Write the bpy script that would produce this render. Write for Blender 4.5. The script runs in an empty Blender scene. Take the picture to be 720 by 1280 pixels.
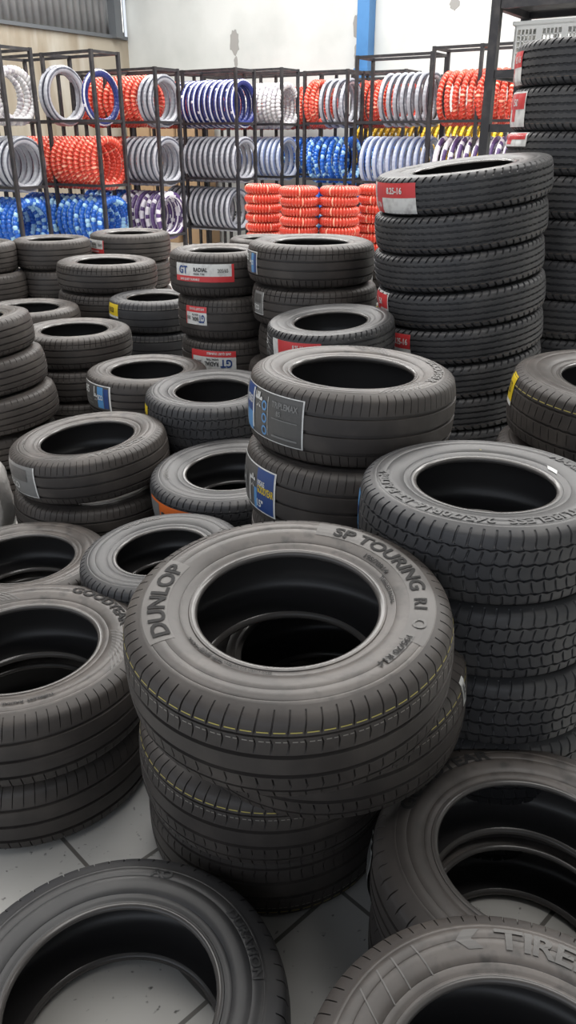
import bpy, bmesh, math, random
from mathutils import Vector, Matrix
random.seed(7)
PI = math.pi
R_ = math.radians
C = bpy.context.scene.collection

# ------------------------------------------------------------------ camera, world, light
FPX, PITCH, CAMH = 1000.0, R_(25.0), 1.65
cd = bpy.data.cameras.new('camera'); cam = bpy.data.objects.new('camera', cd); C.objects.link(cam)
cam.location = (0, 0, CAMH); cam.rotation_euler = (PI/2 - PITCH, 0, 0)
cd.sensor_fit = 'VERTICAL'; cd.sensor_height = 24; cd.lens = 24*FPX/1280; cd.clip_start = .05
bpy.context.scene.camera = cam
vs = bpy.context.scene.view_settings
vs.view_transform = 'Standard'; vs.look = 'None'; vs.gamma = 1; vs.use_curve_mapping = False; vs.exposure = 0.0
w = bpy.data.worlds.new('world'); bpy.context.scene.world = w; w.use_nodes = True
w.node_tree.nodes['Background'].inputs[0].default_value = (.80, .86, .95, 1)
w.node_tree.nodes['Background'].inputs[1].default_value = 1.1
# room axes: the racks and the far wall run along LD, the side walls along SD
LD = Vector((-math.sin(R_(57)), math.cos(R_(57)), 0)); SD = Vector((math.cos(R_(57)), math.sin(R_(57)), 0))
C0 = Vector((-2.75, 15.85, 0))                       # far left corner of the hall
def room(a, b, z=0): return C0 - LD*a - SD*b + Vector((0, 0, z))   # a metres along the far wall, b metres out from it
RZ = math.atan2(-LD.y, -LD.x)
CEIL = 5.2
def skylight(name, a, b, sa, sb, power, col=(1, .98, .95)):
    l = bpy.data.lights.new(name, 'AREA'); l.shape = 'RECTANGLE'; l.size = sa; l.size_y = sb; l.energy = power; l.color = col
    o = bpy.data.objects.new(name, l); C.objects.link(o); o.location = room(a, b, CEIL - .06); o.rotation_euler = (0, 0, RZ)
skylight('skylight_far', 7, 2.6, 12, 1.8, 930)
skylight('skylight_middle', 7, 6.6, 12, 1.2, 560)
skylight('skylight_near', 8, 10.4, 9, 1.2, 210)

def hit(x, y, z):
    dx = (x-360)/FPX; dy = -(y-640)/FPX
    d = (dx, math.cos(PITCH)+dy*math.sin(PITCH), -math.sin(PITCH)+dy*math.cos(PITCH))
    t = (z-CAMH)/d[2]
    return Vector((d[0]*t, d[1]*t, z)), t
def at_depth(x, y, t):
    dx = (x-360)/FPX; dy = -(y-640)/FPX
    return Vector((dx*t, (math.cos(PITCH)+dy*math.sin(PITCH))*t, CAMH+(-math.sin(PITCH)+dy*math.cos(PITCH))*t))

# ------------------------------------------------------------------ materials
def mat(name, col, rough=.5, metal=0, spec=.5, noise=None, bump=None, coat=0, trans=0):
    m = bpy.data.materials.new(name); m.use_nodes = True; nt = m.node_tree; b = nt.nodes['Principled BSDF']
    b.inputs['Base Color'].default_value = (*col, 1); b.inputs['Roughness'].default_value = rough
    b.inputs['Metallic'].default_value = metal; b.inputs['Specular IOR Level'].default_value = spec
    b.inputs['Coat Weight'].default_value = coat
    tc = nt.nodes.new('ShaderNodeTexCoord')
    if noise:
        for k, (col2, scale, lo, hi) in enumerate(noise if isinstance(noise, list) else [noise]):
            n = nt.nodes.new('ShaderNodeTexNoise'); n.inputs['Scale'].default_value = scale; n.inputs['Detail'].default_value = 6
            r = nt.nodes.new('ShaderNodeMapRange'); r.inputs['From Min'].default_value = lo; r.inputs['From Max'].default_value = hi
            mx = nt.nodes.new('ShaderNodeMix'); mx.data_type = 'RGBA'
            nt.links.new(tc.outputs['Object'], n.inputs['Vector']); nt.links.new(n.outputs['Fac'], r.inputs['Value'])
            nt.links.new(r.outputs['Result'], mx.inputs['Factor'])
            src = b.inputs['Base Color'].links
            if src: nt.links.new(src[0].from_socket, mx.inputs['A'])
            else: mx.inputs['A'].default_value = (*col, 1)
            mx.inputs['B'].default_value = (*col2, 1)
            nt.links.new(mx.outputs['Result'], b.inputs['Base Color'])
    if bump:
        scale, strength, dist = bump
        n = nt.nodes.new('ShaderNodeTexNoise'); n.inputs['Scale'].default_value = scale; n.inputs['Detail'].default_value = 4
        bp = nt.nodes.new('ShaderNodeBump'); bp.inputs['Strength'].default_value = strength; bp.inputs['Distance'].default_value = dist
        nt.links.new(tc.outputs['Object'], n.inputs['Vector']); nt.links.new(n.outputs['Fac'], bp.inputs['Height']); nt.links.new(bp.outputs['Normal'], b.inputs['Normal'])
    return m
RUB = mat('tread_rubber', (.044, .038, .035), .55, noise=[((.074, .064, .057), 9, .45, .75)], bump=(90, .12, .002))
RUBC = mat('tread_rubber_cool', (.040, .040, .043), .52, noise=[((.066, .064, .064), 9, .45, .75)], bump=(90, .12, .002))
SIDE = mat('sidewall_rubber', (.056, .049, .045), .43, noise=[((.115, .100, .090), 5, .45, .72), ((.045, .04, .037), 30, .5, .7)], bump=(160, .06, .001))
SIDEC = mat('sidewall_rubber_clean', (.034, .034, .036), .42, noise=[((.062, .060, .059), 6, .45, .75)], bump=(160, .06, .001))
SIDEG = mat('sidewall_rubber_dusty', (.075, .075, .076), .5, noise=[((.13, .13, .128), 6, .5, .7), ((.04, .04, .042), 14, .5, .66)], bump=(160, .06, .001))
LINER = mat('inner_liner_rubber', (.050, .048, .049), .34, bump=(60, .1, .002))
BEAD = mat('bead_rubber', (.075, .070, .067), .22)
LETTER = mat('lettering_rubber', (.026, .025, .025), .75, 0, .3)
LETTERW = mat('lettering_rubber_grey', (.11, .105, .10), .5)
LETTERF = mat('faint_lettering_rubber', (.05, .05, .051), .5)
YEL = mat('yellow_paint_line', (.55, .47, .12), .6)
GRYL = mat('grey_paint_line', (.30, .28, .25), .6)
BRNL = mat('brown_paint_line', (.22, .16, .12), .6)
WHITE = mat('sticker_white', (.72, .72, .70), .35, noise=[((.5, .49, .48), 25, .5, .7)])
SRED = mat('sticker_red', (.62, .05, .055), .35)
SBLUE = mat('sticker_blue', (.02, .06, .22), .35)
SLBL = mat('sticker_light_blue', (.10, .28, .55), .35)
SBLK = mat('sticker_black', (.03, .03, .033), .35)
SGRY = mat('sticker_grey', (.20, .20, .195), .4)
SDGR = mat('sticker_dark_grey', (.09, .088, .085), .4)
SYEL = mat('sticker_yellow', (.75, .55, .03), .35)
SGRN = mat('sticker_green', (.10, .45, .10), .35)
SORA = mat('sticker_orange', (.80, .17, .03), .35)
STEEL = mat('rack_steel', (.022, .021, .024), .45, noise=((.05, .045, .045), 12, .5, .7))
FILMS = {
    'red': (mat('red_wrap', (.60, .060, .035), .28, bump=(40, .35, .01)), mat('red_wrap_highlight', (.80, .38, .26), .22, bump=(40, .35, .01))),
    'silver': (mat('silver_wrap', (.36, .37, .41), .22, bump=(40, .35, .01)), mat('silver_wrap_gap_shade', (.07, .075, .10), .3, bump=(40, .35, .01))),
    'navy': (mat('navy_wrap', (.025, .035, .16), .25, bump=(40, .35, .01)), mat('navy_wrap_white', (.62, .62, .70), .25, bump=(40, .35, .01))),
    'blue': (mat('blue_wrap', (.02, .12, .50), .2, bump=(30, .5, .012)), mat('blue_wrap_highlight', (.35, .60, .80), .2, bump=(30, .5, .012))),
    'white': (mat('white_wrap', (.62, .61, .62), .35, bump=(30, .5, .012)), mat('white_wrap_grey', (.42, .40, .44), .35, bump=(30, .5, .012))),
    'purple': (mat('purple_wrap', (.10, .06, .17), .25, bump=(40, .35, .01)), mat('purple_wrap_white', (.70, .68, .74), .25, bump=(40, .35, .01))),
    'yellow': (mat('yellow_wrap', (.72, .46, .03), .3, bump=(40, .35, .01)), mat('yellow_wrap_gap_shade', (.15, .12, .05), .3, bump=(40, .35, .01))),
    'pale': (mat('pale_wrap', (.45, .50, .62), .25, bump=(40, .35, .01)), mat('pale_wrap_blue_shade', (.18, .25, .48), .25, bump=(40, .35, .01))),
}

# ------------------------------------------------------------------ mesh helpers
def obj(name, bm, mats, parent=None, smooth=None):
    me = bpy.data.meshes.new(name); bmesh.ops.recalc_face_normals(bm, faces=bm.faces); bm.to_mesh(me); bm.free()
    for m in (mats if isinstance(mats, (list, tuple)) else [mats]): me.materials.append(m)
    if smooth is not None:
        me.polygons.foreach_set('use_smooth', [True]*len(me.polygons)); me.set_sharp_from_angle(angle=R_(smooth))
    o = bpy.data.objects.new(name, me); C.objects.link(o)
    if parent: o.parent = parent
    return o
def raw(name, verts, faces, mats, parent=None, smooth=None, midx=None, recalc=True):
    me = bpy.data.meshes.new(name); me.from_pydata(verts, [], faces)
    for m in (mats if isinstance(mats, (list, tuple)) else [mats]): me.materials.append(m)
    if midx: me.polygons.foreach_set('material_index', midx)
    if recalc:
        bm = bmesh.new(); bm.from_mesh(me); bmesh.ops.recalc_face_normals(bm, faces=bm.faces); bm.to_mesh(me); bm.free()
    if smooth is not None:
        me.polygons.foreach_set('use_smooth', [True]*len(me.polygons)); me.set_sharp_from_angle(angle=R_(smooth))
    o = bpy.data.objects.new(name, me); C.objects.link(o)
    if parent: o.parent = parent
    return o
def box(bm, c, s, rot=None, bevel=0):
    M = Matrix.Translation(Vector(c)) @ (rot.to_4x4() if rot else Matrix()) @ Matrix.Diagonal((*s, 1))
    r = bmesh.ops.create_cube(bm, size=1, matrix=M)
    if bevel:
        es = list({e for v in r['verts'] for e in v.link_edges})
        bmesh.ops.bevel(bm, geom=es, offset=bevel, segments=2, affect='EDGES')
def bar(bm, a, b, t, up=Vector((0, 0, 1))):
    a = Vector(a); b = Vector(b); d = (b-a); L = d.length; d.normalize()
    if abs(d.dot(up)) > .95: up = SD.copy()
    x = d.cross(up).normalized(); y = x.cross(d)
    rot = Matrix((x, y, d)).transposed()
    box(bm, (a+b)/2, (t, t, L), rot)
def empty(name, loc, rot=(0, 0, 0)):
    o = bpy.data.objects.new(name, None); C.objects.link(o); o.location = loc; o.rotation_euler = rot; o.empty_display_size = .05
    return o
def tag(o, label, cat, group=None, kind=None):
    if label: o['label'] = label
    if cat: o['category'] = cat
    if group: o['group'] = group
    if kind: o['kind'] = kind
    return o
def struct(o): o['kind'] = 'structure'; return o
def copy_tree(o, parent=None):
    c = o.copy(); C.objects.link(c); c.parent = parent
    for ch in o.children: copy_tree(ch, c)
    return c
_glyph = {}
def text_mesh(s):                                   # flat lettering, height 1, starting at x = 0
    if s in _glyph: return _glyph[s]
    cu = bpy.data.curves.new('t', 'FONT'); cu.body = s; cu.size = 1.4; cu.resolution_u = 3; cu.offset = .04
    o = bpy.data.objects.new('t', cu); C.objects.link(o)
    me = bpy.data.meshes.new_from_object(o.evaluated_get(bpy.context.evaluated_depsgraph_get()))
    bm = bmesh.new(); bm.from_mesh(me)
    bmesh.ops.subdivide_edges(bm, edges=[e for e in bm.edges if e.calc_length() > .3], cuts=4)
    vs_ = [v.co.copy() for v in bm.verts]; fs = [[v.index for v in f.verts] for f in bm.faces]; bm.free()
    bpy.data.objects.remove(o); bpy.data.curves.remove(cu); bpy.data.meshes.remove(me)
    x0 = min(v.x for v in vs_); x1 = max(v.x for v in vs_)
    r = ([(v.x-x0, v.y) for v in vs_], fs, x1-x0); _glyph[s] = r
    return r

# ------------------------------------------------------------------ tyre kinds
def prof(K, u):                                     # outer radius of the tread at height u (-1..1)
    t = abs(u); R = K['R']
    d = .009*(t/.78)**3 if t < .78 else .009 + .030*((t-.78)/.185)**1.9
    return R - d*K.get('round', 1)
def side_pts(K):                                    # upper sidewall, from the shoulder in to the bead: (r, t)
    R, rb = K['R'], K['rb']; rs = prof(K, .965)
    q = [(0, .965), (.03, .978), (.06, .984), (.075, .978), (.09, .988), (.18, 1.0), (.30, 1.0), (.315, .990), (.33, .998), (.45, .985), (.58, .955), (.70, .915), (.715, .900), (.73, .905), (.82, .87), (.87, .852), (.885, .868), (.92, .864)]
    return [(rs + (rb-rs)*a, t) for a, t in q]
def lerp_side(K, r):
    p = side_pts(K)
    for (r0, t0), (r1, t1) in zip(p, p[1:]):
        if r <= r0 and r >= r1: return t0 + (t1-t0)*(r0-r)/(r0-r1)
    return p[-1][1]
def tread_mesh(K):
    W, G = K['W']/2, K['grooves']; ns = K['ns']; gd = .0075; sd = K.get('sd', .0055)
    rows = []
    for (u, hw, amp) in G:
        rows += [(u-hw, 0, amp), (u-hw*.75, gd, amp), (u+hw*.75, gd, amp), (u+hw, 0, amp)]
    ed = [-.965, -.94, -.91, -.86, -.80, -.74, .74, .80, .86, .91, .94, .965]
    for e in ed: rows.append((e, 0, 0))
    us = sorted(r[0] for r in rows)
    for a, b in zip(us, us[1:]):
        if b-a > .09 and not any(a <= g[0] <= b for g in G):
            rows += [(a+(b-a)*k, 0, 0) for k in (.04, .35, .65, .96)]
    rows.sort()
    sl = K['slots']; sw = K['sw']; nz = K.get('nz', 1)
    cols = []
    for i in range(ns):
        for f, s in ((0, 0), ((1-sw)*.5, 0), (1-sw, 0), (1-sw*.8, 1), (1-sw*.2, 1)): cols.append(((i+f)/ns, s))
    nc, nr = len(cols), len(rows); V = []
    for f, s in cols:
        for (u, dep, amp) in rows:
            ph = (f*ns*nz/ns*1.0) if False else f*nz
            tri = 4*abs((ph % 1)-.5)-1
            uu = u + amp*tri
            d = dep; th = f*2*PI
            if s and not dep:
                for (a, b, sl_) in sl:
                    if a <= u <= b: d = sd
            sk = 0
            for (a, b, sl_) in sl:
                if a-.05 <= u <= b+.05 and abs(u) < .97: sk = sl_*(abs(u)-min(abs(a), abs(b)))
            th += sk*2*PI/ns
            r = prof(K, uu) - d
            V.append((r*math.cos(th), r*math.sin(th), uu*W))
    F = []
    for i in range(nc):
        j = (i+1) % nc
        for k in range(nr-1): F.append((i*nr+k, j*nr+k, j*nr+k+1, i*nr+k+1))
    return V, F
def revolve(pts, seg, flip=1):
    V = []; n = len(pts)
    for i in range(seg):
        c, s = math.cos(2*PI*i/seg), math.sin(2*PI*i/seg)
        V += [(r*c, r*s, z) for r, z in pts]
    F = [(i*n+k, ((i+1) % seg)*n+k, ((i+1) % seg)*n+k+1, i*n+k+1) for i in range(seg) for k in range(n-1)]
    return V, F
S3 = [(-.93, -.70, .6), (.70, .93, .6)]
KINDS = {
 'touring': dict(R=.325, W=.2, rb=.180, grooves=[(-.62, .03, 0), (-.24, .045, 0), (.20, .045, 0), (.60, .02, 0)], ns=72, slots=[(-.93, -.66, .7), (.64, .93, .7), (-.52, -.3, .6), (.3, .5, .6)], sw=.12, tm=RUB, sm=SIDE, line=(.685, YEL, 60), line2=(.52, GRYL, 40)),
 'comfort': dict(R=.32, W=.2, rb=.190, grooves=[(-.52, .05, 0), (-.05, .05, 0), (.42, .05, 0)], ns=80, slots=[(-.93, -.60, .5), (.50, .93, .5)], sw=.10, tm=RUB, sm=SIDE),
 'fine': dict(R=.29, W=.2, rb=.170, grooves=[(-.5, .04, 0), (-.1, .05, 0), (.3, .05, 0), (.62, .02, 0)], ns=64, slots=[(-.93, -.55, .4), (.38, .93, .4)], sw=.14, tm=RUB, sm=SIDE),
 'plain': dict(R=.30, W=.2, rb=.178, grooves=[(-.6, .025, 0), (-.3, .045, 0), (.05, .045, 0), (.4, .045, 0)], ns=60, slots=[(-.90, -.66, .3), (.66, .88, .3)], sw=.10, tm=RUB, sm=SIDE),
 'banded': dict(R=.28, W=.2, rb=.165, grooves=[(-.5, .03, 0), (-.05, .03, 0), (.5, .03, 0)], ns=60, slots=[(-.90, -.56, .3), (.56, .93, .3)], sw=.12, tm=RUBC, sm=SIDEC, line=(.56, GRYL, 60)),
 'cool': dict(R=.30, W=.2, rb=.178, grooves=[(-.6, .025, 0), (-.3, .045, 0), (.05, .045, 0), (.4, .045, 0)], ns=60, slots=[(-.90, -.66, .3), (.66, .88, .3)], sw=.10, tm=RUBC, sm=SIDEC),
 'block': dict(R=.33, W=.2, rb=.182, grooves=[(-.55, .03, .03), (-.18, .035, .03), (.2, .035, .03), (.55, .03, .03)], ns=66, nz=66, slots=[(-.93, -.60, .5), (.60, .93, .5), (-.5, -.24, .9), (-.12, .14, .9), (.25, .5, .9)], sw=.20, tm=RUBC, sm=SIDEC, round=.9),
 'suv': dict(R=.38, W=.23, rb=.215, grooves=[(-.5, .04, .012), (0, .04, .012), (.5, .04, .012)], ns=72, nz=72, slots=[(-.93, -.60, .5), (.58, .93, .5), (-.4, -.1, .5), (.1, .4, .5)], sw=.10, tm=RUB, sm=SIDE, line=(.60, YEL, 60)),
 'rib': dict(R=.375, W=.15, rb=.215, grooves=[(-.50, .06, .03), (-.17, .06, .03), (.17, .06, .03), (.50, .06, .03)], ns=66, nz=66, slots=[(-.95, -.72, 1.4), (.72, .95, 1.4)], sw=.30, tm=RUBC, sm=SIDEC, round=.55, sd=.010, line=(-.66, BRNL, 60)),
}
for k, v in KINDS.items(): v['name'] = k
PROTO = {}
def tyre_proto(kn):
    if kn in PROTO: return PROTO[kn]
    K = KINDS[kn]; W = K['W']/2
    root = empty('tyre', (0, 0, -50))
    V, F = tread_mesh(K); tread = raw('tread', V, F, K['tm'], root, 28)
    sp = side_pts(K); seg = 128
    for s in (1, -1):
        V, F = revolve([(r, s*t*W) for r, t in sp], seg); raw('sidewall', V, F, K['sm'], root, 50)
    rb, (r1, t1) = K['rb'], sp[-1]
    bead = [(r1, t1), (rb+.004, t1+.002), (rb-.001, t1-.03), (rb-.003, t1-.08), (rb+.001, t1-.14), (rb+.006, t1-.17)]
    for s in (1, -1):
        V, F = revolve([(r, s*t*W) for r, t in bead], seg); raw('bead', V, F, BEAD, root, 60)
    tb = t1-.17; R = K['R']
    inn = [(rb+.006, tb), (rb+.03, .80), (rb+(R-rb)*.45, .88), (R-.045, .84), (R-.028, .70), (R-.022, .35), (R-.020, 0)]
    inn = inn + [(r, -t) for r, t in reversed(inn[:-1])]
    V, F = revolve([(r, t*W) for r, t in inn], 96); raw('inner_liner', V, F, LINER, root, 50)
    for key in ('line', 'line2'):
        if key in K:
            u, m, fill = K[key]; ns = K['ns']; V = []; F = []
            sw = K['sw']
            sk = .0
            for (a, b, sl_) in K['slots']:
                if a-.05 <= u <= b+.05: sk = sl_*(abs(u)-min(abs(a), abs(b)))
            for i in range(ns):
                for f0, f1 in (((.08, 1-sw-.08),) if key == 'line' else ((.10, .42), (.55, .80))):
                    b0 = len(V)
                    for k in range(3):
                        th = (i + f0+(f1-f0)*k/2 + sk)/ns*2*PI
                        for uu in (u-.009, u+.009):
                            r = prof(K, uu)+.0007; V.append((r*math.cos(th), r*math.sin(th), uu*W))
                    F += [(b0, b0+2, b0+3, b0+1), (b0+2, b0+4, b0+5, b0+3)]
            raw('painted_line', V, F, m, tread)
    PROTO[kn] = root
    return root
def side_text(tyre, K, s, th_deg, r0, h, m, top=1, stretch=1.0, name='lettering', lift=.0022):
    """raised letters on the upper sidewall, reading clockwise, starting at angle th_deg"""
    P, F, L = text_mesh(s); V = []; W = K['W']/2
    for x, y in P:
        r = r0 + y*h; th = R_(th_deg) - x*h*stretch/(r0+h/2)
        r = min(r, prof(K, .965)); z = lerp_side(K, r)*W + lift
        V.append((r*math.cos(th), r*math.sin(th), z))
    return raw(name, V, F, m, tyre)
def side_band(tyre, K, th0, th1, r0, r1, m, name='sidewall_band', lift=.0007, slant=0):
    V = []; F = []; W = K['W']/2; n = max(2, int(abs(th1-th0)/2)); nr = 5
    for i in range(n+1):
        for k in range(nr):
            r = r0+(r1-r0)*k/(nr-1); th = R_(th0+(th1-th0)*i/n + slant*(k/(nr-1)))
            V.append((r*math.cos(th), r*math.sin(th), lerp_side(K, r)*W+lift))
    for i in range(n):
        for k in range(nr-1): F.append((i*nr+k, (i+1)*nr+k, (i+1)*nr+k+1, i*nr+k+1))
    return raw(name, V, F, m, tyre)
def sticker(tyre, K, th0, th1, u0, u1, design, wob=0):
    """paper or film label on the tread; angles in degrees, u = height -1..1; design = base, rects, texts, rot"""
    base, rects, texts, rot = design; W = K['W']/2
    mats = []; V = []; F = []; MI = []
    def mi(m):
        if m not in mats: mats.append(m)
        return mats.index(m)
    def pt(a, b, lift):
        if rot: a, b = 1-a, 1-b
        th = R_(th0+(th1-th0)*a); u = u0+(u1-u0)*b
        r = prof(K, u)+.0012+lift + (.004*abs(math.sin(a*9+wob)*math.sin(b*5+wob)) if wob else 0)
        return (r*math.cos(th), r*math.sin(th), u*W)
    def rect(a0, b0, a1, b1, m, lift):
        na = max(1, int(abs(a1-a0)*14)+1); nb = max(1, int(abs(b1-b0)*8)+1); b_ = len(V)
        for i in range(na+1):
            for k in range(nb+1): V.append(pt(a0+(a1-a0)*i/na, b0+(b1-b0)*k/nb, lift))
        for i in range(na):
            for k in range(nb):
                F.append((b_+i*(nb+1)+k, b_+(i+1)*(nb+1)+k, b_+(i+1)*(nb+1)+k+1, b_+i*(nb+1)+k+1)); MI.append(mi(m))
    rect(0, 0, 1, 1, base, 0)
    # turned-in edge gives the label its thickness
    for k, rr in enumerate(rects): rect(*rr[:4], rr[4], .0006+.0002*k)
    st = raw('sticker', V, F, mats, tyre, None, MI, False)
    V = []; F = []; MI = []; mats = []
    arc = R_(abs(th1-th0))*K['R']; hgt = abs(u1-u0)*W
    for (s, a, b, h, m, wmax) in texts:
        P, FF, L = text_mesh(s); hh = h*hgt; sx = min(hh, wmax*arc/L)/arc; b_ = len(V)
        for x, y in P: V.append(pt(a+x*sx, b+y*h, .0024))
        for f in FF: F.append([b_+i for i in f]); MI.append(mi(m))
    if V: raw('printing', V, F, mats, st, None, MI, False)
    return st
D_GT = (WHITE, [(0, 0, 1, .32, SRED), (.96, .3, 1, 1, SRED)], [('GT', .08, .45, .42, SBLUE, .26), ('RADIAL', .36, .58, .22, SBLK, .30), ('RADIAL TYRE', .36, .40, .10, SBLK, .30), ('205/65', .74, .55, .2, SGRY, .2), ('SAFE QUIET DURABLE', .10, .08, .12, WHITE, .7)], 0)
D_GTR = D_GT[:3] + (1,)
D_GY = (SDGR, [(.0, 0, 1, .02, WHITE), (0, .98, 1, 1, WHITE), (.985, 0, 1, 1, WHITE), (.0, .02, .10, .98, SGRY), (.10, .42, .34, .98, SBLUE), (.12, .02, .30, .42, SLBL), (.30, .1, .33, .95, WHITE), (.58, .1, .585, .9, WHITE), (.64, .12, .94, .16, SGRY), (.64, .5, .94, .52, SGRY)],
        [('15"', .36, .78, .14, WHITE, .14), ('195/65', .13, .6, .16, WHITE, .16), ('*', .37, .38, .5, WHITE, .12), ('O', .49, .60, .2, SLBL, .08), ('O', .49, .34, .2, SLBL, .08), ('O', .49, .08, .2, SLBL, .08), ('TRIPLEMAX', .64, .74, .12, SGRY, .3), ('85', .70, .58, .1, SGRY, .2)], 0)
D_GY2 = (SDGR, [(.0, 0, 1, .03, WHITE), (0, .97, 1, 1, WHITE), (.97, 0, 1, 1, WHITE), (.62, .03, .80, .97, SBLUE), (.80, .03, .97, .97, SBLUE), (.55, .03, .62, .5, SLBL), (.4, .1, .43, .7, WHITE)],
         [('*', .44, .25, .5, WHITE, .14), ('15"', .63, .12, .16, WHITE, .16), ('195/65', .64, .6, .12, WHITE, .16), ('GOODYEAR', .64, .44, .16, SYEL, .33), ('H', .08, .3, .4, SGRY, .2)], 0)
D_RW = (WHITE, [(.16, .52, 1, 1, SRED), (.16, 0, .36, .55, SRED), (.0, .1, .14, .9, WHITE)], [('8.25-16', .50, .66, .2, WHITE, .42), ('ULTRA', .19, .2, .16, WHITE, .15)], 0)
D_RW2 = (WHITE, [(.1, .5, .95, .95, SRED), (.2, .15, .5, .5, SRED)], [('7.50', .3, .6, .2, WHITE, .4)], 0)
D_OR = (SORA, [(0, .05, .3, .9, SGRY), (.34, .3, .9, .6, SGRY), (.92, 0, 1, 1, WHITE)], [('ROADY', .38, .34, .3, SBLK, .45)], 0)
D_YL = (SYEL, [(0, .0, 1, .16, WHITE)], [('R13', .2, .4, .35, SBLK, .5)], 0)
D_YG = (SYEL, [(.1, .25, .9, .65, SGRN), (0, .85, 1, 1, WHITE)], [('OK', .3, .35, .2, WHITE, .4)], 0)
D_GR = (SGRY, [(0, 0, 1, .03, WHITE), (.97, 0, 1, 1, WHITE), (.1, .5, .8, .9, SDGR)], [('ECO', .15, .2, .22, WHITE, .5)], 0)
D_BL = (SDGR, [(0, .96, 1, 1, WHITE), (.96, 0, 1, 1, WHITE), (.62, .05, .80, .92, SLBL), (.82, .08, .94, .88, SBLUE), (.5, .5, .53, .9, WHITE), (.1, .15, .45, .2, SGRY), (.1, .3, .4, .34, SGRY)], [('85', .10, .55, .3, WHITE, .3), ('*', .5, .1, .5, WHITE, .12), ('ECO', .63, .4, .2, WHITE, .16)], 0)
D_WH = (WHITE, [(.3, .2, .6, .8, SGRY)], [('SIZE', .1, .5, .2, SBLK, .7)], 0)
D_BLU = (SLBL, [(0, .5, 1, .7, SBLUE)], [], 0)

NTH = ['topmost', 'second down', 'third down', 'fourth down', 'fifth down', 'sixth down', 'seventh down', 'eighth down', 'ninth down', 'tenth down', 'eleventh down', 'twelfth down', 'lowest']
ALLT = []
def stack(kn, cx, cy, half, n, W, look, where, tilt=(0, 0), tilts=None, shift=None, stk=None, lets=None, group=None, R=None, spin=None, looks=None, t=None, flip=(), rsc=None):
    """pile of tyres; (cx, cy) = where the mouth of its top tyre is seen, half = half its width"""
    K = KINDS[kn]
    if t: p = at_depth(cx, cy, t); W = p.z/(n-.06)
    else: p, t = hit(cx, cy, (n-.06)*W)
    z = n*W
    if R is None: R = half*t/FPX
    proto = tyre_proto(kn); phi = math.degrees(math.atan2(-p.y, -p.x)); out = []
    for i in range(n):                              # 0 = topmost
        o = copy_tree(proto)
        sx = (shift or {}).get(i, None)
        if sx is None: sx = (random.uniform(-.012, .012), random.uniform(-.012, .012)) if i else (0, 0)
        tl = (tilts or {}).get(i, tilt)
        o.location = (p.x+sx[0], p.y+sx[1], (n-i-.5)*W + (sx[2] if len(sx) > 2 else 0))
        sc = R/K['R']*(rsc or {}).get(i, 1); o.scale = (sc, sc, W/K['W'])
        sp = (spin or {}).get(i, 0)
        M = Matrix.Rotation(R_(tl[1]), 3, 'Y') @ Matrix.Rotation(R_(tl[0]), 3, 'X') @ Matrix.Rotation(sp, 3, 'Z') @ (Matrix.Rotation(PI, 3, 'X') if i in flip else Matrix.Identity(3))
        o.rotation_euler = M.to_euler()
        lk = (looks or {}).get(i, look)
        tag(o, f'{lk}, {NTH[i] if n > 1 else "lying"} {where}', 'tyre', group)
        for (th, x0, x1, u0, u1, dsg, *wb) in [s for s in (stk or []) if s[0] == i for th in [0]] and [(0, *s[1:]) for s in (stk or []) if s[0] == i]:
            ca = lambda x: phi + math.degrees(math.asin(max(-.99, min(.99, (x-cx)/half)))) - math.degrees(math.atan2(0, 1))
            sticker(o, K, ca(x0)-math.degrees(sp), ca(x1)-math.degrees(sp), u0, u1, dsg, wb[0] if wb else 0)
        if i == 0 and lets: lets(o, K)
        out.append(o)
    ALLT.append((where, p.copy(), R, n*W, t))
    return out
# ================================================================== THE SETTING
def quad(name, pts, m):
    return struct(raw(name, [tuple(p) for p in pts], [(0, 1, 2, 3)], m, recalc=False))
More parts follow.
